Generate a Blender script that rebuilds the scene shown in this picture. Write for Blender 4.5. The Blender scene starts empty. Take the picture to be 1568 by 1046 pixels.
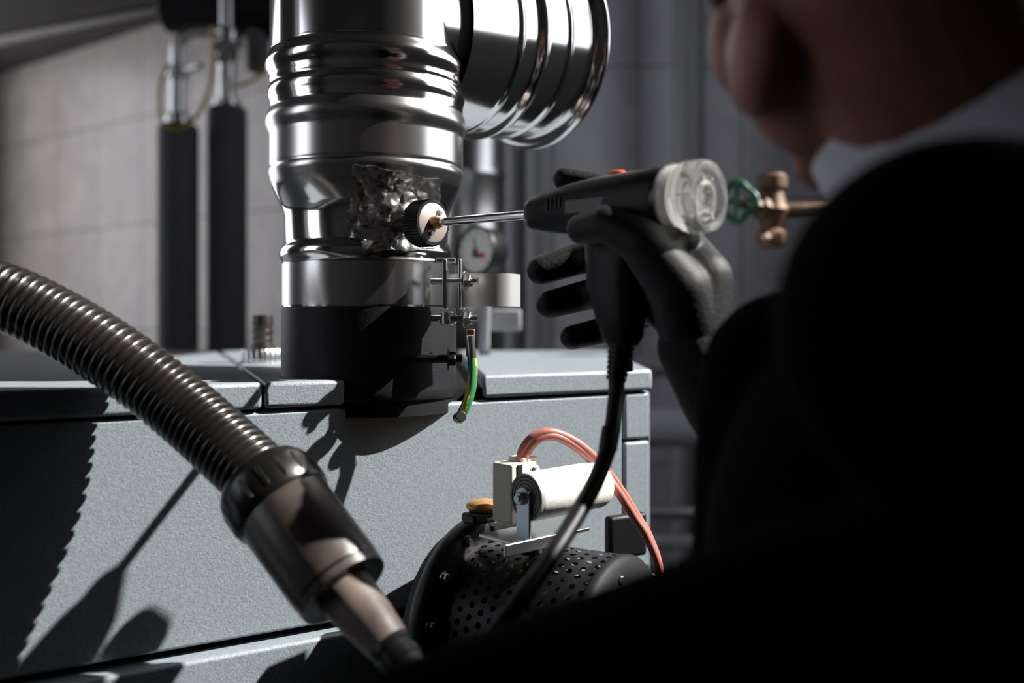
import bpy, bmesh, math, random
from mathutils import Vector, Matrix, noise
random.seed(4)
H = 1.35            # eye height of the photographer
F = 1524.0          # focal length in survey units (35 mm lens, 1568 units wide)
def at(u, v, d):
    """world position of a surveyed feature standing d metres into the room"""
    return Vector(((u-784)/F*d, d, H+(495-v)/F*d))
def W(x, y, z): return Vector((x, y, H+z))

# ------------------------------------------------------------------ materials
def mat(name, col, rough=0.5, metal=0.0, bump=0.0, bscale=50, var=0.0, vscale=8, trans=0.0, spec=0.5, coat=0.0, col2=None, bdist=.001):
    m = bpy.data.materials.new(name); m.use_nodes = True
    nt = m.node_tree; b = nt.nodes['Principled BSDF']
    b.inputs['Base Color'].default_value = (*col, 1)
    b.inputs['Roughness'].default_value = rough
    b.inputs['Metallic'].default_value = metal
    b.inputs['Specular IOR Level'].default_value = spec
    b.inputs['Transmission Weight'].default_value = trans
    b.inputs['Coat Weight'].default_value = coat
    tc = nt.nodes.new('ShaderNodeTexCoord')
    if var > 0:
        n = nt.nodes.new('ShaderNodeTexNoise'); n.inputs['Scale'].default_value = vscale
        n.inputs['Detail'].default_value = 6
        nt.links.new(tc.outputs['Object'], n.inputs['Vector'])
        r = nt.nodes.new('ShaderNodeValToRGB')
        c2 = col2 if col2 else tuple(c*(1-var) for c in col)
        r.color_ramp.elements[0].color = (*c2, 1); r.color_ramp.elements[0].position = 0.35
        r.color_ramp.elements[1].color = (*[min(1, c*(1+var*0.5)) for c in col], 1); r.color_ramp.elements[1].position = 0.65
        nt.links.new(n.outputs['Fac'], r.inputs['Fac']); nt.links.new(r.outputs['Color'], b.inputs['Base Color'])
    if bump > 0:
        n = nt.nodes.new('ShaderNodeTexNoise'); n.inputs['Scale'].default_value = bscale
        n.inputs['Detail'].default_value = 3
        nt.links.new(tc.outputs['Object'], n.inputs['Vector'])
        bp = nt.nodes.new('ShaderNodeBump'); bp.inputs['Strength'].default_value = bump
        bp.inputs['Distance'].default_value = bdist
        nt.links.new(n.outputs['Fac'], bp.inputs['Height']); nt.links.new(bp.outputs['Normal'], b.inputs['Normal'])
    return m
CHROME = mat('polished_steel', (.76,.75,.74), .13, 1, bump=.08, bscale=9)
SATIN = mat('satin_steel', (.68,.67,.66), .23, 1, bump=.10, bscale=9)
STEEL = mat('brushed_steel', (.6,.6,.6), .28, 1, bump=.1, bscale=200)
ZINC = mat('zinc', (.5,.58,.65), .35, 1)
FOIL = mat('foil', (.90,.87,.83), .27, 1, bump=.25, bscale=50)
DARKST = mat('dark_steel', (.12,.11,.10), .4, 1)
COLLAR = mat('collar_black_enamel', (.010,.010,.012), .5, 0, bump=.2, bscale=500, spec=.25)
BLK = mat('black_plastic', (.007,.007,.008), .42, 0, bump=.15, bscale=900, spec=.22)
BLKG = mat('black_gloss_plastic', (.007,.007,.008), .28, spec=.3)
RUB = mat('hose_rubber', (.015,.0125,.0115), .25, 0, bump=.3, bscale=60, var=.4, vscale=15, spec=.65)
WAND = mat('worn_plastic', (.14,.108,.094), .42, 0, bump=.3, bscale=80, var=.55, vscale=25)
SLEEVE = mat('worn_sleeve_plastic', (.060,.047,.041), .34, 0, bump=.3, bscale=80, var=.7, vscale=18, spec=.6)
CUFFP = mat('connector_plastic', (.010,.009,.008), .30, 0, bump=.3, bscale=70, var=.4, vscale=20)
PANEL = mat('boiler_paint', (.225,.260,.285), .46, 0, bump=.6, bscale=600, var=.16, vscale=380, bdist=.0006)
INNER = mat('boiler_inner_dark', (.006,.006,.007), .6, spec=.2)
MESHB = mat('burner_black', (.008,.008,.009), .40, 0, bump=.2, bscale=120, spec=.4)
WHITE = mat('ceramic_white', (.80,.78,.73), .45, 0, bump=.2, bscale=200)
CREAM = mat('cream_block', (.78,.72,.60), .5)
GREYD = mat('grey_disc', (.30,.30,.29), .5, 0, bump=.3, bscale=200)
REDC = mat('silicone_red', (.40,.14,.11), .4)
COPPER = mat('copper_fibre', (.62,.33,.13), .4, .6, bump=.8, bscale=120)
EARTHY = mat('earth_yellow', (.45,.38,.05), .4)
EARTHG = mat('earth_green', (.03,.18,.06), .4)
YEL = mat('yellow_cable', (.42,.30,.03), .5)
INSUL = mat('pipe_insulation', (.085,.085,.092), .75, 0, bump=.4, bscale=60)
GPIPE = mat('grey_pipe', (.26,.26,.275), .45)
BRASS = mat('brass', (.42,.25,.12), .38, .8, bump=.3, bscale=100)
OLDBRASS = mat('tarnished_brass', (.12,.065,.035), .55, .4, bump=.3, bscale=100, var=.4, vscale=40)
GREEN = mat('green_paint', (.008,.085,.038), .4)
DIALW = mat('dial_white', (.75,.75,.72), .4)
RED = mat('red_mark', (.6,.02,.02), .4)
ORANGE = mat('orange_button', (.60,.11,.01), .4)
GLOVE = mat('glove_nitrile', (.007,.007,.008), .58, 0, bump=.4, bscale=400, spec=.28)
KNIT = mat('glove_knit', (.020,.020,.022), .85, 0, bump=1.0, bscale=700, spec=.2, bdist=.002)
JACKET = mat('jacket_cloth', (.002,.002,.0022), .95, 0, bump=.4, bscale=60, spec=.02)
TROUS = mat('trouser_cloth', (.006,.007,.009), .9, 0, spec=.05)
SKIN = mat('skin', (.22,.085,.060), .6, 0, bump=.3, bscale=300, var=.15, vscale=30, spec=.3)
HAIR = mat('hair', (.05,.03,.022), .6, 0, bump=1.0, bscale=250)
SHIRT = mat('shirt_cotton', (.48,.48,.54), .8, 0, bump=.3, bscale=500)
CLEAR = mat('clear_plastic', (.97,.97,.96), .08, 0, trans=.90, bump=.2, bscale=60)
PLAST = mat('ceiling_plaster', (.050,.045,.042), .9, var=.25, vscale=3)
FLOORM = mat('floor_concrete', (.12,.115,.11), .8, bump=.4, bscale=30, var=.3, vscale=4)
PLAIN = mat('wall_plaster', (.11,.10,.095), .9, var=.2, vscale=3)
FRAME = mat('window_frame', (.35,.35,.34), .5)
EYEW = mat('eye_white', (.75,.73,.7), .3)

def tile_mat(name, c1, c2, mortar):
    m = bpy.data.materials.new(name); m.use_nodes = True
    nt = m.node_tree; b = nt.nodes['Principled BSDF']
    tc = nt.nodes.new('ShaderNodeTexCoord'); sp = nt.nodes.new('ShaderNodeSeparateXYZ'); cb = nt.nodes.new('ShaderNodeCombineXYZ')
    nt.links.new(tc.outputs['Object'], sp.inputs[0]); nt.links.new(sp.outputs['X'], cb.inputs['X']); nt.links.new(sp.outputs['Z'], cb.inputs['Y'])
    br = nt.nodes.new('ShaderNodeTexBrick'); br.offset = 0; br.inputs['Scale'].default_value = 1
    br.inputs['Brick Width'].default_value = .34; br.inputs['Row Height'].default_value = .44
    br.inputs['Mortar Size'].default_value = .004; br.inputs['Mortar Smooth'].default_value = .2
    br.inputs['Mortar'].default_value = (*mortar, 1)
    nt.links.new(cb.outputs[0], br.inputs['Vector'])
    n = nt.nodes.new('ShaderNodeTexNoise'); n.inputs['Scale'].default_value = 5; n.inputs['Detail'].default_value = 8; n.inputs['Distortion'].default_value = 1.5
    nt.links.new(tc.outputs['Object'], n.inputs['Vector'])
    r = nt.nodes.new('ShaderNodeValToRGB'); r.color_ramp.elements[0].color = (*c1, 1); r.color_ramp.elements[1].color = (*c2, 1)
    r.color_ramp.elements[0].position = .3; r.color_ramp.elements[1].position = .7
    nt.links.new(n.outputs['Fac'], r.inputs['Fac'])
    nt.links.new(r.outputs['Color'], br.inputs['Color1']); nt.links.new(r.outputs['Color'], br.inputs['Color2'])
    nt.links.new(br.outputs['Color'], b.inputs['Base Color'])
    b.inputs['Roughness'].default_value = .3
    bp = nt.nodes.new('ShaderNodeBump'); bp.inputs['Strength'].default_value = .5; bp.inputs['Distance'].default_value = .003; bp.invert = True
    nt.links.new(br.outputs['Fac'], bp.inputs['Height']); nt.links.new(bp.outputs['Normal'], b.inputs['Normal'])
    return m
TILE = tile_mat('wall_tile_rose', (.34,.30,.28), (.45,.40,.37), (.16,.148,.14))
TILE2 = tile_mat('wall_tile_grey', (.60,.60,.65), (.74,.74,.80), (.30,.30,.32))

# ------------------------------------------------------------------ mesh helpers
COL = bpy.context.scene.collection
def obj(name, bm, material, smooth=True, angle=40, bevel=0.0, parent=None, mats=None):
    bmesh.ops.recalc_face_normals(bm, faces=bm.faces)
    me = bpy.data.meshes.new(name); bm.to_mesh(me); bm.free()
    for mm in (mats or [material]): me.materials.append(mm)
    if smooth:
        for p in me.polygons: p.use_smooth = True
        try: me.set_sharp_from_angle(angle=math.radians(angle))
        except Exception: pass
    o = bpy.data.objects.new(name, me); COL.objects.link(o)
    if bevel > 0:
        md = o.modifiers.new('bevel', 'BEVEL'); md.width = bevel; md.segments = 3; md.limit_method = 'ANGLE'
    if parent: o.parent = parent
    return o
def group(name):
    e = bpy.data.objects.new(name, None); e.empty_display_size = .05; COL.objects.link(e); return e
def frame_of(axis, up=Vector((0,0,1))):
    a = Vector(axis).normalized()
    if abs(a.dot(up)) > .98: up = Vector((0,1,0))
    x = up.cross(a).normalized(); y = a.cross(x)
    return x, y, a
def add_lathe(bm, prof, origin, axis, seg=64, mi=0, knurl=0, kamp=0.0, mih=None):
    """prof: (radius, height along axis)"""
    x, y, a = frame_of(axis); origin = Vector(origin); rings = []
    for (r, h) in prof:
        if r < 1e-6: rings.append([bm.verts.new(origin+a*h)]); continue
        ring = []
        for i in range(seg):
            t = 2*math.pi*i/seg; rr = r
            if knurl and i % 2: rr = r-kamp
            ring.append(bm.verts.new(origin+a*h+(x*math.cos(t)+y*math.sin(t))*rr))
        rings.append(ring)
    for k in range(len(rings)-1):
        A, B = rings[k], rings[k+1]
        for i in range(seg):
            j = (i+1) % seg
            if len(A) == 1 and len(B) == 1: continue
            if len(A) == 1: f = bm.faces.new((A[0], B[i], B[j]))
            elif len(B) == 1: f = bm.faces.new((A[i], A[j], B[0]))
            else: f = bm.faces.new((A[i], A[j], B[j], B[i]))
            f.material_index = mih(prof[k][1]) if mih else mi
def lathe(name, prof, origin, axis, material, seg=64, parent=None, angle=40, mats=None, **k):
    bm = bmesh.new(); add_lathe(bm, prof, origin, axis, seg, **k)
    return obj(name, bm, material, angle=angle, parent=parent, mats=mats)
def cyl(name, p0, p1, r, material, seg=32, parent=None, bev=None, **k):
    p0 = Vector(p0); p1 = Vector(p1); L = (p1-p0).length; b = min(r*.15, L*.2) if bev is None else bev
    return lathe(name, [(0,0),(r-b,0),(r,b),(r,L-b),(r-b,L),(0,L)], p0, p1-p0, material, seg, parent, **k)
def add_box(bm, c, sx, sy, sz, ax=None, mi=0):
    X, Y, Z = ax or (Vector((1,0,0)), Vector((0,1,0)), Vector((0,0,1))); c = Vector(c)
    vs = [bm.verts.new(c+X*(i*sx/2)+Y*(j*sy/2)+Z*(k*sz/2)) for i in (-1,1) for j in (-1,1) for k in (-1,1)]
    for q in ((0,1,3,2),(4,6,7,5),(0,4,5,1),(2,3,7,6),(0,2,6,4),(1,5,7,3)):
        f = bm.faces.new([vs[t] for t in q]); f.material_index = mi
def box(name, c, sx, sy, sz, material, ax=None, bevel=.002, parent=None):
    bm = bmesh.new(); add_box(bm, c, sx, sy, sz, ax)
    return obj(name, bm, material, bevel=bevel, parent=parent, angle=50)
def prism(name, pts, z0, z1, material, bevel=.002, parent=None):
    bm = bmesh.new()
    lo = [bm.verts.new((p[0], p[1], z0)) for p in pts]; hi = [bm.verts.new((p[0], p[1], z1)) for p in pts]
    bm.faces.new(lo); bm.faces.new(hi); n = len(pts)
    for i in range(n): bm.faces.new((lo[i], lo[(i+1)%n], hi[(i+1)%n], hi[i]))
    return obj(name, bm, material, bevel=bevel, parent=parent, angle=50)
def spline(pts, n=12):
    P = [Vector(p) for p in pts]; P = [P[0]*2-P[1]]+P+[P[-1]*2-P[-2]]; out = []
    for i in range(1, len(P)-2):
        for s in range(n):
            t = s/n
            out.append(.5*((2*P[i])+(P[i+1]-P[i-1])*t+(2*P[i-1]-5*P[i]+4*P[i+1]-P[i+2])*t*t+(-P[i-1]+3*P[i]-3*P[i+1]+P[i+2])*t**3))
    out.append(P[-2]); return out
def resample(pts, step):
    out = [pts[0].copy()]; acc = 0
    for i in range(len(pts)-1):
        a, b = pts[i], pts[i+1]; L = (b-a).length; pos = step-acc
        while pos <= L:
            out.append(a+(b-a)*(pos/L)); pos += step
        acc = L-(pos-step)
    return out
def add_sweep(bm, pts, rf, seg=20, mi=0, cap=True, mif=None):
    n = len(pts); T = [(pts[min(i+1,n-1)]-pts[max(i-1,0)]).normalized() for i in range(n)]
    x, y, _ = frame_of(T[0]); rings = []; s = 0
    for i in range(n):
        if i: s += (pts[i]-pts[i-1]).length
        x = (x-T[i]*x.dot(T[i])).normalized(); y = T[i].cross(x)
        r = rf(s) if callable(rf) else rf
        rings.append([bm.verts.new(pts[i]+(x*math.cos(2*math.pi*k/seg)+y*math.sin(2*math.pi*k/seg))*r) for k in range(seg)])
    for i in range(n-1):
        for k in range(seg):
            j = (k+1) % seg
            f = bm.faces.new((rings[i][k], rings[i][j], rings[i+1][j], rings[i+1][k])); f.material_index = mif(k, i) if mif else mi
    if cap: bm.faces.new(rings[0]); bm.faces.new(rings[-1])
def tube(name, pts, r, material, seg=20, parent=None, n=12, step=None, mats=None, mif=None, angle=40):
    p = spline(pts, n)
    if step: p = resample(p, step)
    bm = bmesh.new(); add_sweep(bm, p, r, seg, mif=mif)
    return obj(name, bm, material, parent=parent, mats=mats, angle=angle)
def add_ellipsoid(bm, c, rad, fr=None, seg=20):
    X, Y, Z = fr or (Vector((1,0,0)), Vector((0,1,0)), Vector((0,0,1)))
    r = bmesh.ops.create_uvsphere(bm, u_segments=seg, v_segments=seg//2+2, radius=1)
    for v in r['verts']:
        q = v.co.copy(); v.co = Vector(c)+X*q.x*rad[0]+Y*q.y*rad[1]+Z*q.z*rad[2]
def add_chain(bm, pts, rad):
    for p, r in zip(pts, rad): add_ellipsoid(bm, p, (r,r,r))
    for i in range(len(pts)-1):
        a, b = Vector(pts[i]), Vector(pts[i+1]); L = (b-a).length
        if L < 1e-5: continue
        add_lathe(bm, [(0,0),(rad[i],0),(rad[i+1],L),(0,L)], a, b-a, 20)
def fused(name, bm, material, voxel, smooth=4, parent=None):
    me = bpy.data.meshes.new(name); bm.normal_update()
    bmesh.ops.recalc_face_normals(bm, faces=bm.faces); bm.to_mesh(me); bm.free(); me.materials.append(material)
    o = bpy.data.objects.new(name, me); COL.objects.link(o)
    r = o.modifiers.new('fuse', 'REMESH'); r.mode = 'VOXEL'; r.voxel_size = voxel; r.use_smooth_shade = True
    s = o.modifiers.new('soften', 'SMOOTH'); s.iterations = smooth; s.factor = .6
    if parent: o.parent = parent
    return o
def hexbolt(name, p, axis, r, h, material, parent=None, shank=0):
    bm = bmesh.new()
    add_lathe(bm, [(0,0),(r,0),(r,h*.8),(r*.85,h),(0,h)], p, axis, 6)
    add_lathe(bm, [(0,-h*.25),(r*1.5,-h*.25),(r*1.5,0),(0,0)], p, axis, 24)
    if shank: add_lathe(bm, [(0,h),(r*.5,h),(r*.5,h+shank),(0,h+shank)], p, axis, 12)
    return obj(name, bm, material, angle=30, parent=parent)

# ------------------------------------------------------------------ room
CEIL = H+1.70
C0 = Vector((-.485, 3.3, 0)); wd = Vector((-.79, .61, 0)).normalized()
C1 = C0+wd*2.68
def wall(name, a, b, z0, z1, material, th=.1, holes=None):
    a = Vector((a[0], a[1], 0)); b = Vector((b[0], b[1], 0)); L = (b-a).length; d = (b-a).normalized(); n = Vector((-d.y, d.x, 0))
    bm = bmesh.new(); ax = (Vector((1,0,0)), Vector((0,1,0)), Vector((0,0,1)))
    def seg(s0, s1, q0, q1): add_box(bm, ((s0+s1)/2, th/2, (q0+q1)/2), s1-s0, abs(th), q1-q0, ax)
    if not holes: seg(0, L, z0, z1)
    else:
        s = 0; h0, h1 = holes[0][2], holes[0][3]
        seg(0, L, z0, h0); seg(0, L, h1, z1)
        for h in holes: seg(s, h[0], h0, h1); s = h[1]
        seg(s, L, h0, h1)
    o = obj(name, bm, material, smooth=False)
    o.matrix_world = Matrix(((d.x, n.x, 0, a.x), (d.y, n.y, 0, a.y), (0,0,1,0), (0,0,0,1)))
    return o
XR = 1.1; XL = C1.x
wall('wall_back', (XR, 3.3), (C0.x, 3.3), 0, CEIL, TILE2, -.1)
wall('wall_back_left', C1, C0, 0, CEIL, TILE, .1)
RY0, RY1, RZ0, RZ1 = .69, 2.05, H+.25, H+1.52
wall('wall_right', (XR, -1.5), (XR, 3.3), 0, CEIL, PLAIN, -.1, [(RY0+1.5, RY1+1.5, RZ0, RZ1)])
LW = [(-.50, .50), (.66, .74), (2.2, 4.5)]  # unseen windows, added to streak the chrome flue and brighten the background
LZ0, LZ1 = H-.20, H+1.60
wall('wall_left', (XL, -1.5), (XL, C1.y), 0, CEIL, PLAIN, .1, [(a+1.5, b+1.5, LZ0, LZ1) for a, b in LW])
wall('wall_front', (XL, -1.5), (XR, -1.5), 0, CEIL, PLAIN, -.1)
fp = [(XL-.1, -1.6), (XR+.1, -1.6), (XR+.1, 3.4), (C0.x, 3.4), (XL-.1, C1.y+.1)]
prism('floor', fp, -.1, 0, FLOORM, 0)
prism('ceiling', fp, CEIL, CEIL+.1, PLAST, 0)
wn = Vector((-wd.y, wd.x, 0)); wn = wn if wn.y < 0 else -wn
p0 = C0+wd*.02+wn*.003; p1 = C1-wd*.05+wn*.003
prism('soffit', [p0[:2], p1[:2], (-2.0, 3.4), (-1.2, 2.2), (-.6, 2.6)], H+1.21, CEIL-.005, PLAST, .004)
def window(name, x, y0, y1, z0, z1):
    e = group(name)
    for k, (c, sy, sz) in enumerate((((x,(y0+y1)/2,z0+.015), y1-y0, .03), ((x,(y0+y1)/2,z1-.015), y1-y0, .03),
                                ((x,y0+.015,(z0+z1)/2), .03, z1-z0-.06), ((x,y1-.015,(z0+z1)/2), .03, z1-z0-.06))):
        box('frame_%d'%k, c, .05, sy, sz, FRAME, parent=e, bevel=.003)
    return e
window('window_1', XR+.07, RY0, RY1, RZ0, RZ1)
for i, (a, b) in enumerate(LW): window('window_%d'%(i+2), XL-.07, a, b, LZ0, LZ1)
bm = bmesh.new(); add_box(bm, (.3, 3.285, .04), 1.56, .02, .08); obj('baseboard_back', bm, FRAME)

# ------------------------------------------------------------------ boiler
def fd(u): return 1/(1.316-.000425*u)
def fp2(u, out=0.0):
    d = fd(u); return Vector(((u-784)/F*d + .55*out, d-.835*out, 0))
A = fp2(0); B = fp2(995); fdir = (B-A).normalized(); fn = Vector((fdir.y, -fdir.x, 0))
boiler = group('boiler')
zt = H-.0515; zl = H-.075; zb = H-.273
def off(p, o): return (p.x+fn.x*o, p.y+fn.y*o)
AL = A-fdir*.5
core = [off(AL,-.018), off(B,-.018), (.172,1.86), (-1.1,1.86)]
prism('inner_body', core, .09, H-.066, INNER, 0, boiler)
def plate(name, p, q, z0, z1, out=0.0, th=.016, material=PANEL):
    prism(name, [off(p,out), off(q,out), off(q,out-th), off(p,out-th)], z0, z1, material, .003, boiler)
plate('rear_panel', AL, fp2(953), zb, zl-.003)
plate('corner_panel_upper', fp2(957), B, H-.129, zl-.003)
plate('corner_panel_lower', fp2(957), B, zb, H-.132)
plate('lower_panel', AL, B, .12, zb-.007, .016, .03)
plate('plinth', AL, B, .0, .11, -.02, .03, INNER)
def back(u, v): d = .0515*F/(v-495); return ((u-784)/F*d, d)
prism('lid_right', [off(fp2(737),.004), off(B,.004), back(930,537), back(700,537)], zl, zt, PANEL, .004, boiler)
prism('lid_middle', [off(fp2(403),.004), off(fp2(526),.004), back(432,537), back(337,537)], zl, zt, PANEL, .004, boiler)
prism('lid_left', [off(AL,.004), off(fp2(399),.004), back(331,537), (-1.12,1.86)], zl, zt, PANEL, .004, boiler)
prism('side_panel', [(B.x,B.y), (.18,1.86), (.165,1.86), (B.x-.012,B.y)], .1, zl-.003, PANEL, .001, boiler)

# ------------------------------------------------------------------ flue
flue = group('flue_pipe')
FX, FY = -.1457, 1.0
def zz(v): return (495-v)/F
def rr(h): return h/F*.995
def bead(v, c, w, a):
    t = (v-c)/w
    return a*math.cos(t*math.pi/2)**1.5 if abs(t) < 1 else 0
prof = [(146,-420),(146,86)]
v = 88.0
while v <= 264:
    base = 146.5+min(1, (v-88)/20)*1.0
    prof.append((base+bead(v,110,19,5.4)+bead(v,140,5,-1.4)+bead(v,154,12,2.2)+bead(v,195,20,5.6)+bead(v,262,4,-1.0), v)); v += 2
prof += [(148.5,267),(148.5,272),(147.5,275),(146,282),(143,291),(137,305),(130,319),(127,325),(125.5,331),(124.5,336),(124,372),
        (125.5,377),(129,381),(131.5,386),(132,391),(131,397),(128.5,402),(127,406),(127,474)]
lathe('liner', [(rr(h), zz(v)) for h, v in prof], (FX, FY, H), (0,0,1), None, 192, flue, angle=70, mats=[CHROME, SATIN], mih=lambda h: 1 if (zz(290) < h < zz(176)) else 0)
FXc = -.143
lathe('collar', [(0,zz(605)),(rr(133),zz(605)),(rr(135),zz(602)),(rr(134),zz(590)),(rr(133),zz(560)),(rr(133),zz(480)),(rr(132),zz(471)),(rr(128),zz(471)),(0,zz(471))], (FXc, FY, H), (0,0,1), COLLAR, 128, flue)
lathe('base_skirt', [(0,zz(628)),(.084,zz(628)),(.084,zz(600)),(0,zz(600))], (FXc, FY, H), (0,0,1), INNER, 96, flue)
bd = Vector((.70,.70,.10)).normalized(); bo = Vector((FX, FY, H+.300))
bprof = [(.0970,.05)]
h = .055
while h < .226:
    r = .0970+(.002*min(1, (h-.14)/.01) if h > .14 else 0)
    for c, w, a in ((.118,.005,.0020),(.150,.009,.0036),(.190,.005,.0018)):
        r += bead(h, c, w, a)
    bprof.append((r, h)); h += .0015
bprof += [(.101,.228),(.106,.232),(.1105,.235),(.1115,.238),(.1100,.241),(.106,.240),(.101,.236),(.095,.20),(0,.195)]
lathe('branch', [(r*1.07, h) for r, h in bprof], bo, bd, CHROME, 160, flue, angle=70)
lathe('branch_root', [(.094,0),(.094,.06),(.101,.066)], bo, bd, CHROME, 96, flue)
# clamp band
clamp = group('band_clamp')
bm = bmesh.new(); seg = 120; R1 = rr(130.5)
z0, z1 = H+zz(468), H+zz(407)
th0 = math.radians(-28)
prev = None
for i in range(seg+1):
    t = th0 - (2*math.pi-math.radians(7))*i/seg; r = R1
    q = []
    for (dr, z) in ((0,z0),(0,z1),(.0016,z1),(.0016,z0)):
        q.append(bm.verts.new((FXc+(r+dr)*math.cos(t), FY+(r+dr)*math.sin(t), z)))
    if prev:
        for k in range(4): bm.faces.new((prev[k], prev[(k+1)%4], q[(k+1)%4], q[k]))
    prev = q
obj('band', bm, SATIN, parent=clamp, angle=30)
def strip(name, pts, z0, z1, th, material, parent):
    bm = bmesh.new(); prev = None; n = len(pts)
    for i, p in enumerate(pts):
        t = (pts[min(i+1,n-1)]-pts[max(i-1,0)]).normalized(); nn = Vector((-t.y, t.x, 0))
        q = [bm.verts.new((p.x, p.y, z0)), bm.verts.new((p.x, p.y, z1)), bm.verts.new((p.x+nn.x*th, p.y+nn.y*th, z1)), bm.verts.new((p.x+nn.x*th, p.y+nn.y*th, z0))]
        if prev:
            for k in range(4): bm.faces.new((prev[k], prev[(k+1)%4], q[(k+1)%4], q[k]))
        else: bm.faces.new(q)
        prev = q
    bm.faces.new(prev); return obj(name, bm, material, parent=parent, angle=40)
TAB = mat('strap_satin', (.50,.50,.49), .45, .5)
strip('strap_tail', spline([Vector((-.060,.944,0)), Vector((-.046,.934,0)), Vector((-.022,.927,0)), Vector((-.002,.931,0)), Vector((.008,.950,0))], 8), H+zz(474)+.002, H+zz(421)-.002, .0014, TAB, clamp)
box('lug_left', W(-.062,.928,zz(440)), .004, .024, .046, STEEL, parent=clamp, bevel=.001)
box('lug_right', W(-.048,.926,zz(440)), .003, .022, .046, STEEL, parent=clamp, bevel=.001)
box('lug_foot', W(-.062,.936,zz(405)), .018, .016, .004, STEEL, parent=clamp, bevel=.001)
box('lug_lower', W(-.060,.928,zz(492)), .016, .018, .004, STEEL, parent=clamp, bevel=.001)
for k, v in enumerate((436, 488)):
    cyl('bolt_shank_%d'%k, W(-.075,.924,zz(v)), W(-.034,.910,zz(v)), .0028, DARKST if k else STEEL, 12, clamp)
    hexbolt('nut_%d'%k, W(-.0415,.911,zz(v)), (1,-.3,0), .0062, .005, STEEL, clamp, .006)
cyl('lower_barrel', W(-.060,.92,zz(488)+.006), W(-.060,.92,zz(488)-.006), .006, STEEL, 20, clamp)
# earth bonding
earth = group('earthing_cable')
cyl('bond_bolt', W(-.095,.925,zz(545)), W(-.046,.925,zz(545)), .0042, BLK, 16, earth)
hexbolt('bond_nut', W(-.058,.925,zz(545)), (1,0,0), .0075, .006, BLK, earth)
box('cable_lug', W(-.0385,.925,zz(523)), .008, .004, .026, BRASS, parent=earth, bevel=.001)
cyl('lug_barrel', W(-.039,.925,zz(512)), W(-.037,.925,zz(550)), .0042, STEEL, 14, earth)
tube('earth_wire', [W(-.037,.925,zz(545)), W(-.0365,.922,zz(565)), W(-.038,.918,zz(590)), W(-.043,.915,zz(612)), W(-.050,.918,zz(632))], .0046, None, 16, earth,
     mats=[EARTHG, EARTHY], mif=lambda k, i: 1 if (k+i//7) % 8 < 3 else 0)
cyl('wire_gland', W(-.050,.917,zz(628)), W(-.046,.905,zz(624)), .005, DARKST, 16, earth)
# foil patch round test port
foil = group('foil_seal')
def patch(name, tc, zc, w, h, r0, tilt, amp, sd):
    bm = bmesh.new(); N = 60; g = []
    for i in range(N):
        row = []
        for j in range(N):
            a = (i/(N-1)-.5); b = (j/(N-1)-.5)
            edge = 1+.08*noise.noise(Vector((a*5+sd, b*5, 3)))
            x = (a*math.cos(tilt)-b*math.sin(tilt)*h/w)*w*edge; z = (b*math.cos(tilt)*h/w+a*math.sin(tilt))*w*edge
            zw = zc+z
            v = 495-zw*F; rb = r0
            for k in range(len(prof)-1):
                if prof[k][1] <= v <= prof[k+1][1]:
                    t = (v-prof[k][1])/max(1e-6, prof[k+1][1]-prof[k][1]); rb = rr(prof[k][0]*(1-t)+prof[k+1][0]*t)
            ang = math.atan2(z, x); d = math.hypot(x, z)
            c0 = abs(math.sin(ang*5+3*noise.noise(Vector((a*3+sd, b*3, 5)))))
            c1 = abs(noise.noise(Vector((a*4+sd, b*4, 1.3))))
            c2 = abs(noise.noise(Vector((a*9+sd, b*9, 2.1))))
            r = max(rb, r0)+.0010+amp*(c1*1.2+c2*.38+c0*.30*min(1, d/.02))+.009*math.exp(-(d/.013)**2)
            t = tc+x/r0
            row.append(bm.verts.new((FX+r*math.cos(t), FY+r*math.sin(t), H+zw)))
        g.append(row)
    for i in range(N-1):
        for j in range(N-1): bm.faces.new((g[i][j], g[i+1][j], g[i+1][j+1], g[i][j+1]))
    return obj(name, bm, FOIL, parent=foil, angle=30)
port = Vector((-.1075, .927, H+.0905)); g = Vector((.75,-.66,0)).normalized(); gs = Vector((g.y, -g.x, 0)); up = Vector((0,0,1))
tcn = math.atan2(port.y-FY, port.x-FX)
patch('foil_sheet', tcn+.06, zz(342), .080, .064, rr(126), .12, .0036, 2.0)
patch('foil_sheet_back', tcn-.14, zz(333), .062, .066, rr(125), -.15, .0030, 9.0)

# ------------------------------------------------------------------ probe cone and rod, gun
O = Vector((.0167, .818, H+.0895))
def G(a, b, c): return O+g*a+gs*b+up*c
gun = group('flue_gas_probe')
dirp = (O-port).normalized()
cyl('stop_cone_stem', port-dirp*.004, port+dirp*.034, .0078, BLK, 24, gun)
lathe('stop_cone_knob', [(0,.026),(.014,.026),(.0195,.028),(.0215,.031),(.0215,.047),(.0208,.049),(.0180,.049),(.0180,.0475),(0,.0475)], port, dirp, BLK, 96, gun, knurl=1, kamp=.0009)
lathe('stop_cone_plate', [(0,.0476),(.0178,.0476),(.0178,.0492),(.0170,.0496),(0,.0496)], port, dirp, mat('plate_satin', (.44,.38,.34), .4, .5), 64, gun)
lathe('stop_cone_hub', [(0,.0495),(.0062,.0495),(.0062,.054),(.004,.060),(0,.060)], port, dirp, BRASS, 32, gun)
hexbolt('clamp_screw', port+dirp*.0497+gs*-.006+up*.009, dirp, .0022, .003, STEEL, gun)
hexbolt('clamp_screw_b', port+dirp*.0497+gs*.004+up*-.010, dirp, .0022, .003, STEEL, gun)
cyl('probe_rod', port+dirp*.03, O+g*.01, .0038, CHROME, 24, gun)
bm = bmesh.new()
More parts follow.
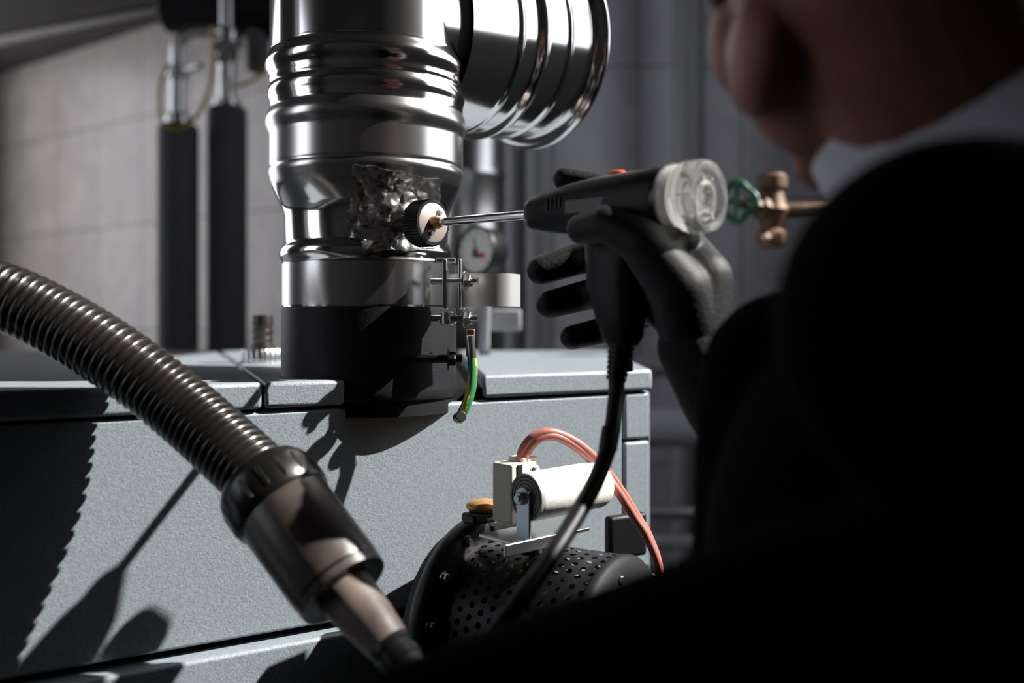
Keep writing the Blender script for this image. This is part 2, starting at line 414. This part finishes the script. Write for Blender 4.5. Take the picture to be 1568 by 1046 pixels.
secs = [(-.002,.006,.008,0),(0,.011,.012,0),(.006,.014,.0145,0),(.02,.016,.017,0),(.045,.0185,.0200,.001),(.07,.0205,.0225,.001),(.10,.022,.0240,.001),(.128,.0232,.0245,.001),(.132,.0225,.0235,.001)]
rings = []
for a, hb, hc, dz in secs:
    rings.append([bm.verts.new(G(a, hb*math.copysign(abs(math.cos(t))**.8, math.cos(t)), dz+hc*math.copysign(abs(math.sin(t))**.8, math.sin(t)))) for t in [2*math.pi*i/40 for i in range(40)]])
for i in range(len(rings)-1):
    for k in range(40): bm.faces.new((rings[i][k], rings[i][(k+1)%40], rings[i+1][(k+1)%40], rings[i+1][k]))
bm.faces.new(rings[0]); bm.faces.new(rings[-1])
obj('gun_body', bm, BLK, parent=gun, angle=50)
bm = bmesh.new(); rings = []
for a0, a1, hb, c in ((.062,.112,.016,-.012),(.060,.110,.0165,-.03),(.062,.106,.0165,-.06),(.070,.106,.015,-.085),(.076,.104,.013,-.100),(.080,.100,.010,-.107)):
    am = (a0+a1)/2; ha = (a1-a0)/2
    rings.append([bm.verts.new(G(am+ha*math.copysign(abs(math.cos(t))**.6, math.cos(t)), hb*math.copysign(abs(math.sin(t))**.6, math.sin(t)), c)) for t in [2*math.pi*i/32 for i in range(32)]])
for i in range(len(rings)-1):
    for k in range(32): bm.faces.new((rings[i][k], rings[i][(k+1)%32], rings[i+1][(k+1)%32], rings[i+1][k]))
bm.faces.new(rings[0]); bm.faces.new(rings[-1])
obj('gun_handle', bm, BLK, parent=gun, angle=40)
for k in range(4): box('vent_slot_%d'%k, G(.030+.0045*k, .0168+.0004*k, .004), .0012, .003, .009, BLKG, (g, gs, up), .0003, gun)
box('side_clip', G(.075,.020,.000), .05, .0025, .012, BLKG, (g, gs, up), .001, gun)
cyl('release_button', G(.085,0,.020), G(.085,0,.0268), .007, ORANGE, 24, gun)
lathe('cap_base_ring', [(0,.128),(.0235,.128),(.0242,.131),(.0235,.134),(0,.134)], O, g, BLKG, 48, gun)
lathe('condensate_cap', [(0,.132),(.0240,.132),(.0262,.135),(.0262,.142),(.0250,.1435),(.0250,.147),(.0268,.149),(.0268,.162),(.0255,.1655),(.0225,.1655),(.0215,.163),(.0215,.155),(.013,.153),(.012,.163),(.009,.164),(.008,.158),(0,.157)], O+up*.001, g, CLEAR, 64, gun, knurl=1, kamp=.0006)
lathe('cap_inner_ring', [(.0155,.150),(.0175,.150),(.0175,.161),(.0155,.161),(.0155,.150)], O+up*.001, g, CLEAR, 48, gun)
lathe('cap_filter', [(0,.134),(.018,.134),(.018,.140),(0,.141)], O+up*.001, g, WHITE, 48, gun)
for k in range(8):
    t = k*math.pi/4; box('cap_rib_%d'%k, O+up*.001+g*.156+(gs*math.cos(t)+up*math.sin(t))*.0180, .008, .0012, .006, WHITE if k % 2 else CLEAR, (g, gs*math.sin(t)-up*math.cos(t), gs*math.cos(t)+up*math.sin(t)), .0002, gun)
cp = [G(.090,0,-.100), G(.0925,0,-.125), at(946,560,.755), at(943,610,.75), at(935,670,.73), at(915,730,.71), at(880,795,.68), at(845,850,.65), at(800,915,.62), at(740,1000,.60), at(690,1110,.58)]
lathe('strain_relief', [(0,0)]+sum([[(.0105-.0004*k,.004*k),(.0105-.0004*k,.0028+.004*k),(.0088-.0004*k,.003+.004*k),(.0088-.0004*k,.0038+.004*k)] for k in range(8)], [])+[(0,.033)], G(.090,0,-.103), (cp[2]-cp[0]), BLK, 32, gun)
tube('probe_hose', cp, .0062, BLK, 20, gun, step=.004)
cyl('hose_marker_sleeve', at(936,655,.735), at(930,690,.726), .0069, BLK, 20, gun)

# ------------------------------------------------------------------ person
man = group('technician_man')
def P(*t): return G(*t)
bm = bmesh.new()
wr = P(.150,-.004,-.105)
fingers = {
 'index': ([P(.096,-.036,-.004), P(.062,-.042,.012), P(.036,-.036,.024), P(.016,-.022,.030)], [.0125,.0118,.0112,.0100]),
 'middle':([P(.092,-.038,-.028), P(.048,-.048,-.030), P(.014,-.040,-.036), P(-.004,-.016,-.045)], [.0138,.0138,.0135,.0125]),
 'ring':  ([P(.094,-.036,-.053), P(.052,-.046,-.060), P(.022,-.038,-.067), P(.006,-.015,-.074)], [.0132,.0132,.0128,.0116]),
 'pinky': ([P(.100,-.030,-.077), P(.066,-.040,-.088), P(.044,-.032,-.096), P(.030,-.014,-.101)], [.0122,.0114,.0108,.0098])}
for k, (p, r) in fingers.items():
    add_chain(bm, p, r)
    add_chain(bm, [p[0], p[0]*.45+wr*.55+g*.010, wr], [r[0]*1.15, .0185, .024])
add_chain(bm, [wr, P(.148,.012,-.066), P(.126,.026,-.032), P(.099,.032,-.017), P(.074,.030,-.019)], [.024,.0225,.0175,.0142,.0118])
add_chain(bm, [P(.120,-.028,-.012), P(.136,-.004,-.030), P(.128,.020,-.036)], [.014,.017,.015])
add_chain(bm, [P(.130,-.026,-.035), P(.154,-.010,-.058), wr], [.018,.022,.026])
add_chain(bm, [P(.124,-.022,-.066), P(.140,-.012,-.085)], [.016,.02])
fused('glove_right', bm, GLOVE, .0016, 5, man)
re = W(.285,.66,-.22); fdv = (re-wr).normalized()
bm = bmesh.new()
add_chain(bm, [wr-up*.002, wr+fdv*.035-up*.016, wr+fdv*.10-up*.014], [.027,.029,.032])
fused('glove_cuff_right', bm, KNIT, .002, 5, man)
mo = Vector((-.016,-.04,-.006))
bm = bmesh.new()
ft = Vector((-.9,.43,0)).normalized(); lt = Vector((-.43,-.9,0)).normalized()
T = W(.262,.585,0)+mo
fr = (ft, lt, up)
add_ellipsoid(bm, T+up*(-.13)+ft*.01, (.125,.185,.17), fr, 32)
add_ellipsoid(bm, T+up*(-.03)-ft*.02, (.10,.18,.085), fr, 32)
add_ellipsoid(bm, T+up*(-.30), (.13,.175,.20), fr, 32)
add_ellipsoid(bm, T+up*(-.50)-ft*.03, (.13,.175,.20), fr, 32)
add_ellipsoid(bm, T+up*(.012)-ft*.035, (.078,.085,.075), fr, 32)
ls = W(.178,.395,.004)+mo*.6; le = W(.30,.31,-.08); lw = W(-.050,.49,-.212)
add_chain(bm, [T+up*-.03-ft*.02, ls, W(.25,.34,-.020), le], [.085,.070,.070,.064])
add_chain(bm, [le, W(.12,.405,-.140), lw], [.062,.058,.043])
# open front of the jacket, hanging towards the boiler
add_chain(bm, [W(.164,.585,-.034), W(.158,.575,-.18), W(.155,.56,-.36)], [.054,.056,.06])
add_chain(bm, [W(.205,.55,-.02), W(.21,.55,-.3)], [.065,.08])
rs = T-lt*.17+up*(-.015)
add_chain(bm, [T-ft*.02+up*-.03, rs, re], [.085,.07,.06])
add_chain(bm, [re, wr+fdv*.075-up*.01], [.062,.042])
fused('jacket', bm, JACKET, .006, 8, man)
bm = bmesh.new(); hip = T+up*(-.60)-ft*.05
for s in (1,-1):
    add_chain(bm, [hip+lt*.08*s, hip+lt*.10*s+ft*.03+up*(-.30)+up*0, Vector((hip.x,hip.y,0))+lt*.12*s+up*.12], [.115,.075,.05])
add_ellipsoid(bm, hip, (.13,.175,.12), fr, 24)
fused('trousers', bm, TROUS, .010, 6, man)
for s, nm in ((1,'l'),(-1,'r')):
    bm = bmesh.new(); c = Vector((hip.x,hip.y,0))+lt*.12*s
    add_ellipsoid(bm, c+up*.06, (.055,.05,.06), fr); add_ellipsoid(bm, c+ft*.09+up*.042, (.12,.048,.04), fr)
    fused('boot_'+nm, bm, BLKG, .006, 4, man)
Nk = W(.252,.550,.092)+mo
cax = (up*1.0+ft*.62).normalized()
lathe('shirt_collar', [(.086,-.035),(.080,-.015),(.075,.004),(.071,.028),(.0695,.038),(.067,.038),(.068,.01),(.074,-.03)], Nk, cax, SHIRT, 64, man)
# head, turned towards the flue
hc = W(.198,.540,.206)+mo; hf = Vector((.04,.985,-.16)).normalized(); hl = Vector((-.985,.04,0)).normalized(); hu = hf.cross(hl).normalized()
if hu.z < 0: hu = -hu
def Hd(f, l, u): return hc+hf*f+hl*l+hu*u
hfr = (hf, hl, hu)
bm = bmesh.new()
add_ellipsoid(bm, Hd(-.012,0,.035), (.097,.077,.085), hfr, 32)
add_ellipsoid(bm, Hd(.028,0,-.020), (.066,.068,.075), hfr, 32)
add_ellipsoid(bm, Hd(.036,0,-.070), (.050,.060,.042), hfr, 24)
add_ellipsoid(bm, Hd(.074,0,-.098), (.022,.027,.020), hfr)
for s in (1,-1):
    add_ellipsoid(bm, Hd(.050,.046*s,-.038), (.032,.030,.036), hfr)
    add_ellipsoid(bm, Hd(.008,.058*s,-.066), (.034,.016,.030), hfr)
    add_ellipsoid(bm, Hd(.083,.032*s,.022), (.014,.026,.009), hfr)
    add_ellipsoid(bm, Hd(-.008,.078*s,-.008), (.020,.007,.032), hfr)
    add_ellipsoid(bm, Hd(.000,.079*s,-.032), (.010,.007,.012), hfr)
    add_ellipsoid(bm, Hd(.100,.011*s,-.036), (.010,.009,.008), hfr)
add_chain(bm, [Hd(.088,0,.012), Hd(.104,0,-.015), Hd(.114,0,-.032)], [.009,.010,.012])
add_ellipsoid(bm, Hd(.090,0,-.062), (.012,.024,.006), hfr); add_ellipsoid(bm, Hd(.088,0,-.073), (.012,.021,.007), hfr)
add_chain(bm, [Hd(-.012,0,-.03), Nk+up*-.01, T+up*0.0], [.060,.060,.062])
fused('head_and_neck', bm, SKIN, .0035, 4, man)
for s, nm in ((1,'l'),(-1,'r')):
    bm = bmesh.new(); add_ellipsoid(bm, Hd(.078,.031*s,.004), (.0125,.0125,.0125), hfr); obj('eye_'+nm, bm, EYEW, parent=man)
    bm = bmesh.new(); add_ellipsoid(bm, Hd(.0885,.031*s,.004), (.003,.0055,.0055), hfr); obj('iris_'+nm, bm, BLKG, parent=man)
bm = bmesh.new()
add_ellipsoid(bm, Hd(-.022,0,.046), (.098,.084,.088), hfr, 32); add_ellipsoid(bm, Hd(-.055,0,.004), (.058,.070,.050), hfr, 24)
fused('hair', bm, HAIR, .004, 3, man)
bm = bmesh.new()
hd = (W(-.150,.55,-.248)-lw).normalized(); side = hd.cross(up).normalized()
for k in range(4):
    b0 = lw+hd*.085+side*(.028-.019*k); ln = (.036,.042,.038,.030)[k]
    add_chain(bm, [lw, b0, b0+hd*ln*.8-up*.012, b0+hd*ln*.9-up*.042, b0+hd*ln*.3-up*.055], [.024,.012,.0112,.0105,.0095])
add_chain(bm, [lw, lw+hd*.03-side*.035-up*.01, lw+hd*.065-side*.045-up*.035, lw+hd*.085-side*.035-up*.055], [.024,.017,.0125,.011])
add_chain(bm, [lw-hd*.03, lw+hd*.01], [.032,.028])
fused('glove_left', bm, GLOVE, .002, 5, man)
an = group('flue_gas_analyser')
ac = lw+hd*.075-up*.050
box('case', ac-up*.03+hd*.0, .085, .19, .045, BLK, (side, hd, up), .008, an)
box('display', ac-up*.03+up*.0225+hd*.085, .06, .05, .002, mat('display_glass', (.03,.06,.08), .15), (side, hd, up), .001, an)
for k in range(6): box('key_%d'%k, ac-up*.03-up*.023+side*(.02*(k%3)-.02)+hd*(.03*(k//3)-.02), .012, .010, .003, GREYD, (side, hd, up), .001, an)

# ------------------------------------------------------------------ vacuum hose (lies over the lid, hangs out in front of the panel)
vac = group('vacuum_hose')
hp = [at(-420,440,.84), at(-250,420,.80), at(-110,428,.785), at(0,453,.78), at(90,494,.78), at(190,556,.775), at(275,622,.772), at(350,688,.755), at(408,742,.738)]
pitch = .0070; SC = 1.17
def corr(s):
    t = (s/pitch) % 1.0
    return (.0202+.0028*(1-abs(2*t-1)**2.2))*SC
pts = resample(spline(hp, 20), pitch/8)
bm = bmesh.new(); add_sweep(bm, pts, corr, 40); obj('corrugated_hose', bm, RUB, parent=vac, angle=70)
c0 = at(406,740,.738); c1 = at(528,905,.690); cd = (c1-c0); CLn = cd.length
lathe('hose_connector', [(0,-.005),(.0335,-.005),(.0365,0),(.0378,.004),(.0378,.026),(.0362,.028),(.0340,.031),(.0340,.068),(.0328,.070),(.0322,CLn*.62),(.0330,CLn*.64),(.0335,CLn*.66),(.0335,CLn-.004),(.032,CLn),(.0,CLn)], c0, cd, CUFFP, 64, vac)
x_, y_, a_ = frame_of(cd)
for k in range(16):
    t = 2*math.pi*k/16
    box('grip_rib_%d'%k, c0+a_*.014+(x_*math.cos(t)+y_*math.sin(t))*.0370, .0035, .003, .018, CUFFP, (x_*math.sin(t)-y_*math.cos(t), x_*math.cos(t)+y_*math.sin(t), a_), .0008, vac)
c2 = at(660,1068,.64)
lathe('connector_sleeve', [(0,CLn*.24),(.0346,CLn*.24),(.0352,CLn*.27),(.0343,CLn*.90),(.0330,CLn*.94),(.0338,CLn*.95),(.0330,CLn*1.0),(.0,CLn*1.0)], c0, cd, SLEEVE, 64, vac)
wd2 = (c2-c1); WL = wd2.length
lathe('wand', [(0,-.01),(.0215,-.01),(.0205,0),(.0180,.030),(.0150,.052),(0,.052)], c1, wd2, WAND, 48, vac)
lathe('wand_tip', [(0,.046),(.0130,.046),(.0145,.050),(.0145,.056),(.0132,.057),(.0132,.061),(.0145,.062),(.0145,.068),(.013,.069),(.012,WL+.1),(0,WL+.1)], c1, wd2, BLKG, 40, vac)

# ------------------------------------------------------------------ burner
burner = group('gas_burner')
fc = at(738,955,.93); ba = Vector((.83,-.55,.0)).normalized()
lathe('flange', [(0,-.012),(.092,-.012),(.101,-.008),(.104,-.002),(.104,.004),(.100,.009),(.090,.012),(.082,.012),(0,.012)], fc, ba, MESHB, 96, burner)
lathe('flange_back', [(0,-.030),(.080,-.030),(.088,-.024),(.090,-.010),(0,-.010)], fc, ba, MESHB, 96, burner)
lathe('neck', [(0,0),(.055,0),(.055,.075),(.068,.080),(.068,.090),(0,.090)], fc-Vector((0,0,.02)), -fn, MESHB, 48, burner)
bx, by, bz = frame_of(ba)
for k in range(14):
    t = 2*math.pi*k/14+.2
    hexbolt('flange_screw_%d'%k, fc+ba*.011+(bx*math.cos(t)+by*math.sin(t))*.093, ba, .0042, .004, STEEL if k % 2 else DARKST, burner)
bm = bmesh.new(); R = .081; nth = 48; nl = 12; Ls = .130; cache = {}
def pv(sx, th, rad):
    key = (round(sx,6), round(th % (2*math.pi),5) % 6.28318, round(rad,5))
    if key not in cache: cache[key] = bm.verts.new(fc+ba*sx+(bx*math.cos(th)+by*math.sin(th))*rad)
    return cache[key]
dth = 2*math.pi/nth; ds = Ls/nl; hr = .27
circ = [(hr*math.cos(a), hr*math.sin(a)) for a in [math.radians(-135+22.5*q) for q in range(16)]]
sq = []
for q in range(16):
    a = math.radians(-135+22.5*q); c_, s_ = math.cos(a), math.sin(a); m_ = max(abs(c_), abs(s_)); sq.append((.5*c_/m_, .5*s_/m_))
for i in range(nl):
    for j in range(nth):
        s0 = .012+i*ds; tc = (j+(.5 if i % 2 else 0))*dth
        def pr(p, q): return pv(s0+(.5+p)*ds, tc+q*dth, R)
        ov = [pr(p, q) for p, q in sq]; iv = [pr(p, q) for p, q in circ]
        for k in range(16):
            try: bm.faces.new((ov[k], ov[(k+1)%16], iv[(k+1)%16], iv[k]))
            except ValueError: pass
po = obj('perforated_cover', bm, MESHB, parent=burner, angle=50)
lathe('fan_core', [(0,.01),(.055,.01),(.055,.135),(0,.135)], fc, ba, INNER, 48, burner)
DOME = mat('burner_end_black', (.008,.008,.009), .6, 0, bump=.2, bscale=120, spec=.2)
lathe('end_cap', [(.0805,.138),(.0822,.140),(.0822,.144),(.079,.148),(.068,.151),(.045,.153),(0,.154)], fc, ba, DOME, 72, burner)
for k in range(5):
    t = 2*math.pi*k/5+.5
    hexbolt('cap_screw_%d'%k, fc+ba*.150+(bx*math.cos(t)+by*math.sin(t))*.066, ba, .004, .003, STEEL, burner)
ign = group('ignition_transformer')
s0 = at(808,761,.84); sdx = Vector((.75,.66,.02)).normalized()
plc = at(812,815,.865)
pax = (sdx, Vector((sdx.y,-sdx.x,0)).normalized(), up)
box('base_plate', plc+Vector((.004,0,0)), .085, .050, .003, STEEL, pax, .0008, ign)
box('base_lip', plc+Vector((.006,-.030,-.003)), .075, .003, .010, STEEL, pax, .0008, ign)
cyl('base_post', plc-up*.018, plc, .012, DARKST, 20, ign)
lathe('coil', [(0,.001),(.0200,.001),(.0208,.003),(.0208,.082),(.0195,.086),(0,.086)], s0, sdx, WHITE, 64, ign)
lathe('coil_end_disc', [(0,-.002),(.0200,-.002),(.0203,0),(.0200,.002),(0,.002)], s0, sdx, GREYD, 64, ign)
for k in range(3):
    r = .011+.003*k
    lathe('coil_groove_%d'%k, [(r,-.0020),(r+.0004,-.0026),(r+.0008,-.0020),(r+.0008,-.001),(r,-.001)], s0, sdx, INNER, 48, ign)
hexbolt('coil_bolt', s0-sdx*.006, -sdx, .0058, .005, ZINC, ign, .002)
box('bracket', s0-sdx*.0045-up*.018, .0025, .017, .048, ZINC, pax, .0012, ign)
box('bracket_foot', s0+sdx*.006-up*.0415, .022, .017, .0025, ZINC, pax, .0008, ign)
bc = at(788,752,.872)
box('terminal_block', bc, .030, .026, .052, CREAM, pax, .002, ign)
box('terminal_top', bc+up*.022+pax[0]*.010, .018, .020, .016, CREAM, pax, .002, ign)
box('terminal_slot', bc+up*.020+pax[1]*.0132-pax[0]*.006, .006, .002, .010, INNER, pax, .0004, ign)
hexbolt('terminal_screw', bc+pax[0]*.012+pax[1]*.014+up*.018, pax[1], .0035, .003, STEEL, ign)
bm = bmesh.new(); add_ellipsoid(bm, at(742,775,.90), (.017,.014,.007)); cf = obj('copper_brush', bm, COPPER, parent=ign)
box('brush_holder', at(742,790,.90), .04, .02, .010, MESHB, pax, .003, ign)
for k in range(2):
    o = .009*k
    tube('ignition_cable_%d'%k, [at(796+6*k,722,.872-o*.2), at(800+6*k,690+4*k,.872), at(818+6*k,668+5*k,.872), at(845+4*k,662+6*k,.876), at(880,676+7*k,.885), at(915,705+8*k,.895), at(945,742+9*k,.905-o), at(972,785+8*k,.91-o), at(995-3*k,825,.91-o), at(1010,880,.91-o), at(1000,960,.92)], .0040, REDC, 16, ign, n=8)
box('junction_cover', at(958,820,1.03), .05, .012, .045, BLK, (fdir, fn, up), .004, burner)

# ------------------------------------------------------------------ drain nipple on lid
nip = group('hose_nipple')
npos = at(402,531,1.30); npos.z = zt; NS = 1.35
def sc(p): return [(a*NS*.85, b*NS) for a, b in p]
lathe('nut', sc([(0,-.001),(.0235,-.001),(.0240,.001),(.0240,.011),(.0225,.013),(0,.013)]), npos, up, STEEL, 56, nip, knurl=1, kamp=.0012)
lathe('barb', sc([(0,.012),(.013,.012),(.013,.017),(.0105,.018),(.0120,.024),(.0105,.025),(.0122,.031),(.0105,.032),(.0122,.038),(.0115,.046),(.008,.046),(.008,.040),(0,.040)]), npos, up, DARKST, 40, nip)

# ------------------------------------------------------------------ background plumbing
def pipe_v(name, u, d, r, z0, z1, material):
    x = (u-784)/F*d
    return cyl(name, (x,d,z0), (x,d,z1), r, material, 32, bev=.002)
hp1 = group('heating_pipe'); x1 = (273-784)/F*2.6; x2 = (348-784)/F*2.65
cyl('insulation', (x1,2.6,0), (x1,2.6,H+zz(192)*2.6), .052, INSUL, 40, hp1)
lathe('ferrule', [(0,0),(.03,0),(.034,.004),(.034,.02),(.022,.03),(.022,.12),(.030,.125),(.030,.15),(.020,.155),(.020,.19),(0,.19)], (x1,2.6,H+zz(192)*2.6), up, STEEL, 32, hp1)
tube('bend', [(x1,2.6,H+zz(92)*2.6), (x1,2.6,H+zz(70)*2.6), (x1+.03,2.6,H+zz(50)*2.6), (x1+.08,2.62,H+zz(45)*2.6), (x2,2.65,H+zz(45)*2.62)], .017, STEEL, 20, hp1)
cyl('valve_stem', (x1,2.6,H+zz(112)*2.6), (x1+.075,2.55,H+zz(108)*2.6), .009, STEEL, 16, hp1)
hp2 = group('heating_pipe')
cyl('insulation', (x2,2.65,0), (x2,2.65,H+zz(165)*2.65), .052, INSUL, 40, hp2)
lathe('ferrule', [(0,0),(.032,0),(.036,.004),(.036,.016),(.024,.02),(.024,.12),(.028,.13),(.028,.17),(.034,.172),(.034,.20),(.020,.21),(.020,.30),(0,.30)], (x2,2.65,H+zz(165)*2.65), up, STEEL, 32, hp2)
cyl('riser', (x2,2.65,H+.62), (x2,2.65,H+.74), .018, DARKST, 20, hp2)
hexbolt('vent_cap', (x2,2.62,H+zz(75)*2.6), (0,-1,0), .022, .02, STEEL, hp2)
cyl('tap_lever', (x2,2.6,H+zz(72)*2.6), (x2+.06,2.58,H+zz(72)*2.6), .008, STEEL, 16, hp2)
tube('sensor_cable', [at(325,40,2.55), at(328,90,2.53), at(318,145,2.52), at(298,182,2.52), at(268,198,2.52), at(247,180,2.52), at(246,130,2.53), at(258,100,2.55)], .0050, YEL, 12, n=10, parent=hp1)
tube('sensor_cable_b', [at(360,133,2.58), at(385,125,2.6), at(410,105,2.6), at(440,85,2.6)], .005, YEL, 12, parent=hp2)
hd_ = group('pipe_header')
cyl('header', at(255,8,2.75), at(470,22,2.7), .075, INNER, 32, hd_)
cyl('header_drop', at(395,20,2.7), at(395,110,2.7), .03, INSUL, 24, hd_)
cyl('hanger', at(330,0,2.75), (at(330,0,2.75).x,2.75,H+1.21), .006, DARKST, 12, hd_)
cyl('service_pipe', at(-60,75,3.1), at(262,14,2.75), .022, DARKST, 16, hd_)
pipe_v('riser_pipe', 792, 2.75, .024, 0, CEIL, GPIPE)
pipe_v('riser_pipe', 829, 2.7, .036, 0, CEIL, GPIPE)
dg = group('steel_duct')
xd = (712-784)/F*2.1
lathe('duct_shell', [(0,-H),(.085,-H),(.085,.10),(.088,.105),(.09,.115),(.088,.125),(.085,.13),(.085,.30),(.088,.305),(.088,.315),(.085,.32),(.085,1.70)], (xd,2.1,H), up, STEEL, 64, dg)
pg = group('conduit_pipe')
xc = (1055-784)/F*3.0
cyl('tube', (xc,3.0,0), (xc,3.0,CEIL), .047, GPIPE, 32, pg)
for z in (H-.6, H+.35): cyl('bracket_%d'%int(z*10), (xc,3.0,z), (xc,3.3,z), .01, STEEL, 12, pg)
ga = group('pressure_gauge')
gp = at(730,384,1.55); gax = Vector((-.62,-.78,.04)).normalized()
lathe('case', [(0,-.036),(.034,-.036),(.037,-.032),(.038,-.004),(.039,.002),(.0375,.005),(.035,.004),(.035,0),(0,0)], gp, gax, BLK, 48, ga)
lathe('dial', [(0,.0005),(.0348,.0005),(.0348,.0015),(0,.0015)], gp, gax, DIALW, 48, ga)
gx, gy, _ = frame_of(gax)
if gy.z < 0: gx, gy = -gx, -gy
box('needle', gp+gax*.003+gy*.004, .002, .001, .034, BLK, ((gx+gy*.3).normalized(), gax, (gy-gx*.3).normalized()), .0003, ga)
box('red_mark', gp+gax*.0022+gx*.010-gy*.008, .016, .001, .008, RED, (gx, gax, gy), .0003, ga)
box('green_mark', gp+gax*.0022-gx*.002-gy*.004, .010, .001, .014, GREEN, (gx, gax, gy), .0003, ga)
for k in range(11):
    t = math.radians(-40+26*k); dv = gx*math.cos(t)+gy*math.sin(t); box('tick_%d'%k, gp+gax*.002+dv*.029, .0012, .0008, .006, BLK, (dv.cross(gax), gax, dv), .0001, ga)
tube('gauge_pipe', [gp-gax*.02-up*.03, gp-gax*.02-up*.08, Vector((gp.x+.01,1.6,H-.03)), Vector((gp.x+.01,1.62,zt))], .009, GPIPE, 16, ga)
box('gauge_block', Vector((gp.x+.045,1.62,H+.005)), .05, .03, .035, GPIPE, parent=ga, bevel=.004)
# handwheel valve
va = group('gate_valve')
vp = at(1128,309,1.62); wx = Vector((-.45,-.89,0)).normalized()
x_, y_, a_ = frame_of(wx)
bm = bmesh.new()
R_ = .029
rp = [vp+(x_*math.cos(t)+y_*math.sin(t))*R_*(1+.10*math.cos(4*t)) for t in [2*math.pi*k/48 for k in range(49)]]
add_sweep(bm, rp, .0058, 12)
for k in range(4):
    t = math.pi/2*k; add_lathe(bm, [(0,0),(.0046,0),(.0046,R_),(0,R_)], vp, x_*math.cos(t)+y_*math.sin(t), 10)
add_lathe(bm, [(0,-.006),(.009,-.006),(.009,.006),(0,.006)], vp, wx, 20)
obj('handwheel', bm, GREEN, parent=va)
vb = at(1182,322,1.66)
cyl('stem', vp, vb, .008, OLDBRASS, 16, va)
lathe('bonnet', [(0,0),(.013,0),(.015,.006),(.015,.014),(.021,.018),(.021,.034),(.016,.04),(0,.04)], vb+(vp-vb)*.6, vb-vp, OLDBRASS, 6, va)
lathe('body', [(0,-.062),(.020,-.062),(.025,-.055),(.025,-.038),(.018,-.032),(.022,-.014),(.028,0),(.022,.014),(.018,.032),(.025,.037),(.025,.055),(.020,.060),(0,.060)], vb, up, OLDBRASS, 24, va)
hexbolt('test_cock', vb+Vector((-.012,-.02,-.046)), (-.6,-.8,-.2), .008, .016, OLDBRASS, va, .012)
cyl('cross_pipe', (vb.x,vb.y,vb.z), (XR,vb.y,vb.z), .013, OLDBRASS, 20, va)
mf = group('return_manifold')
for k, (v, r, mt) in enumerate(((560,.03,GPIPE),(655,.05,SHIRT),(785,.018,STEEL),(830,.018,SHIRT))):
    z = at(1030,v,2.6).z; cyl('run_%d'%k, (.32,2.6,z), (XR,2.6,z), r, mt, 24, mf)
box('manifold_body', (.62,2.68,.62), .12, .10, 1.24, GPIPE, parent=mf, bevel=.01)

# ------------------------------------------------------------------ lights
sd = bpy.data.lights.new('sun', 'SUN'); sd.energy = 12.0; sd.angle = math.radians(.6); sd.color = (1,.965,.92)
so = bpy.data.objects.new('sun', sd); COL.objects.link(so); so.location = (3,0,4)
Ld = Vector((.78,.05,.70)).normalized(); so.rotation_euler = (Ld).to_track_quat('Z','Y').to_euler()
def portal(name, x, y0, y1, z0, z1, dx):
    l = bpy.data.lights.new(name, 'AREA'); l.shape = 'RECTANGLE'; l.size = z1-z0; l.size_y = y1-y0; l.energy = 0.0
    l.cycles.is_portal = True
    o = bpy.data.objects.new(name, l); COL.objects.link(o); o.location = (x,(y0+y1)/2,(z0+z1)/2)
    o.rotation_euler = Vector((-dx,0,0)).to_track_quat('Z','Y').to_euler()
portal('daylight_portal', XR+.11, RY0, RY1, RZ0, RZ1, -1)
for a, b in LW: portal('daylight_portal', XL-.11, a, b, LZ0, LZ1, 1)
w = bpy.data.worlds.new('sky'); bpy.context.scene.world = w; w.use_nodes = True
bg = w.node_tree.nodes['Background']; bg.inputs[0].default_value = (.90,.92,1,1); bg.inputs[1].default_value = 2.1

# ------------------------------------------------------------------ camera
cam = bpy.data.cameras.new('camera'); cam.lens = 35; cam.sensor_width = 36; cam.shift_y = -28/1568
cam.clip_start = .02
cam.dof.use_dof = True; cam.dof.focus_distance = .90; cam.dof.aperture_fstop = 2.8
co = bpy.data.objects.new('camera', cam); COL.objects.link(co); co.location = (0,0,H); co.rotation_euler = (math.pi/2,0,0)
bpy.context.scene.camera = co
bpy.context.scene.view_settings.view_transform = 'Standard'
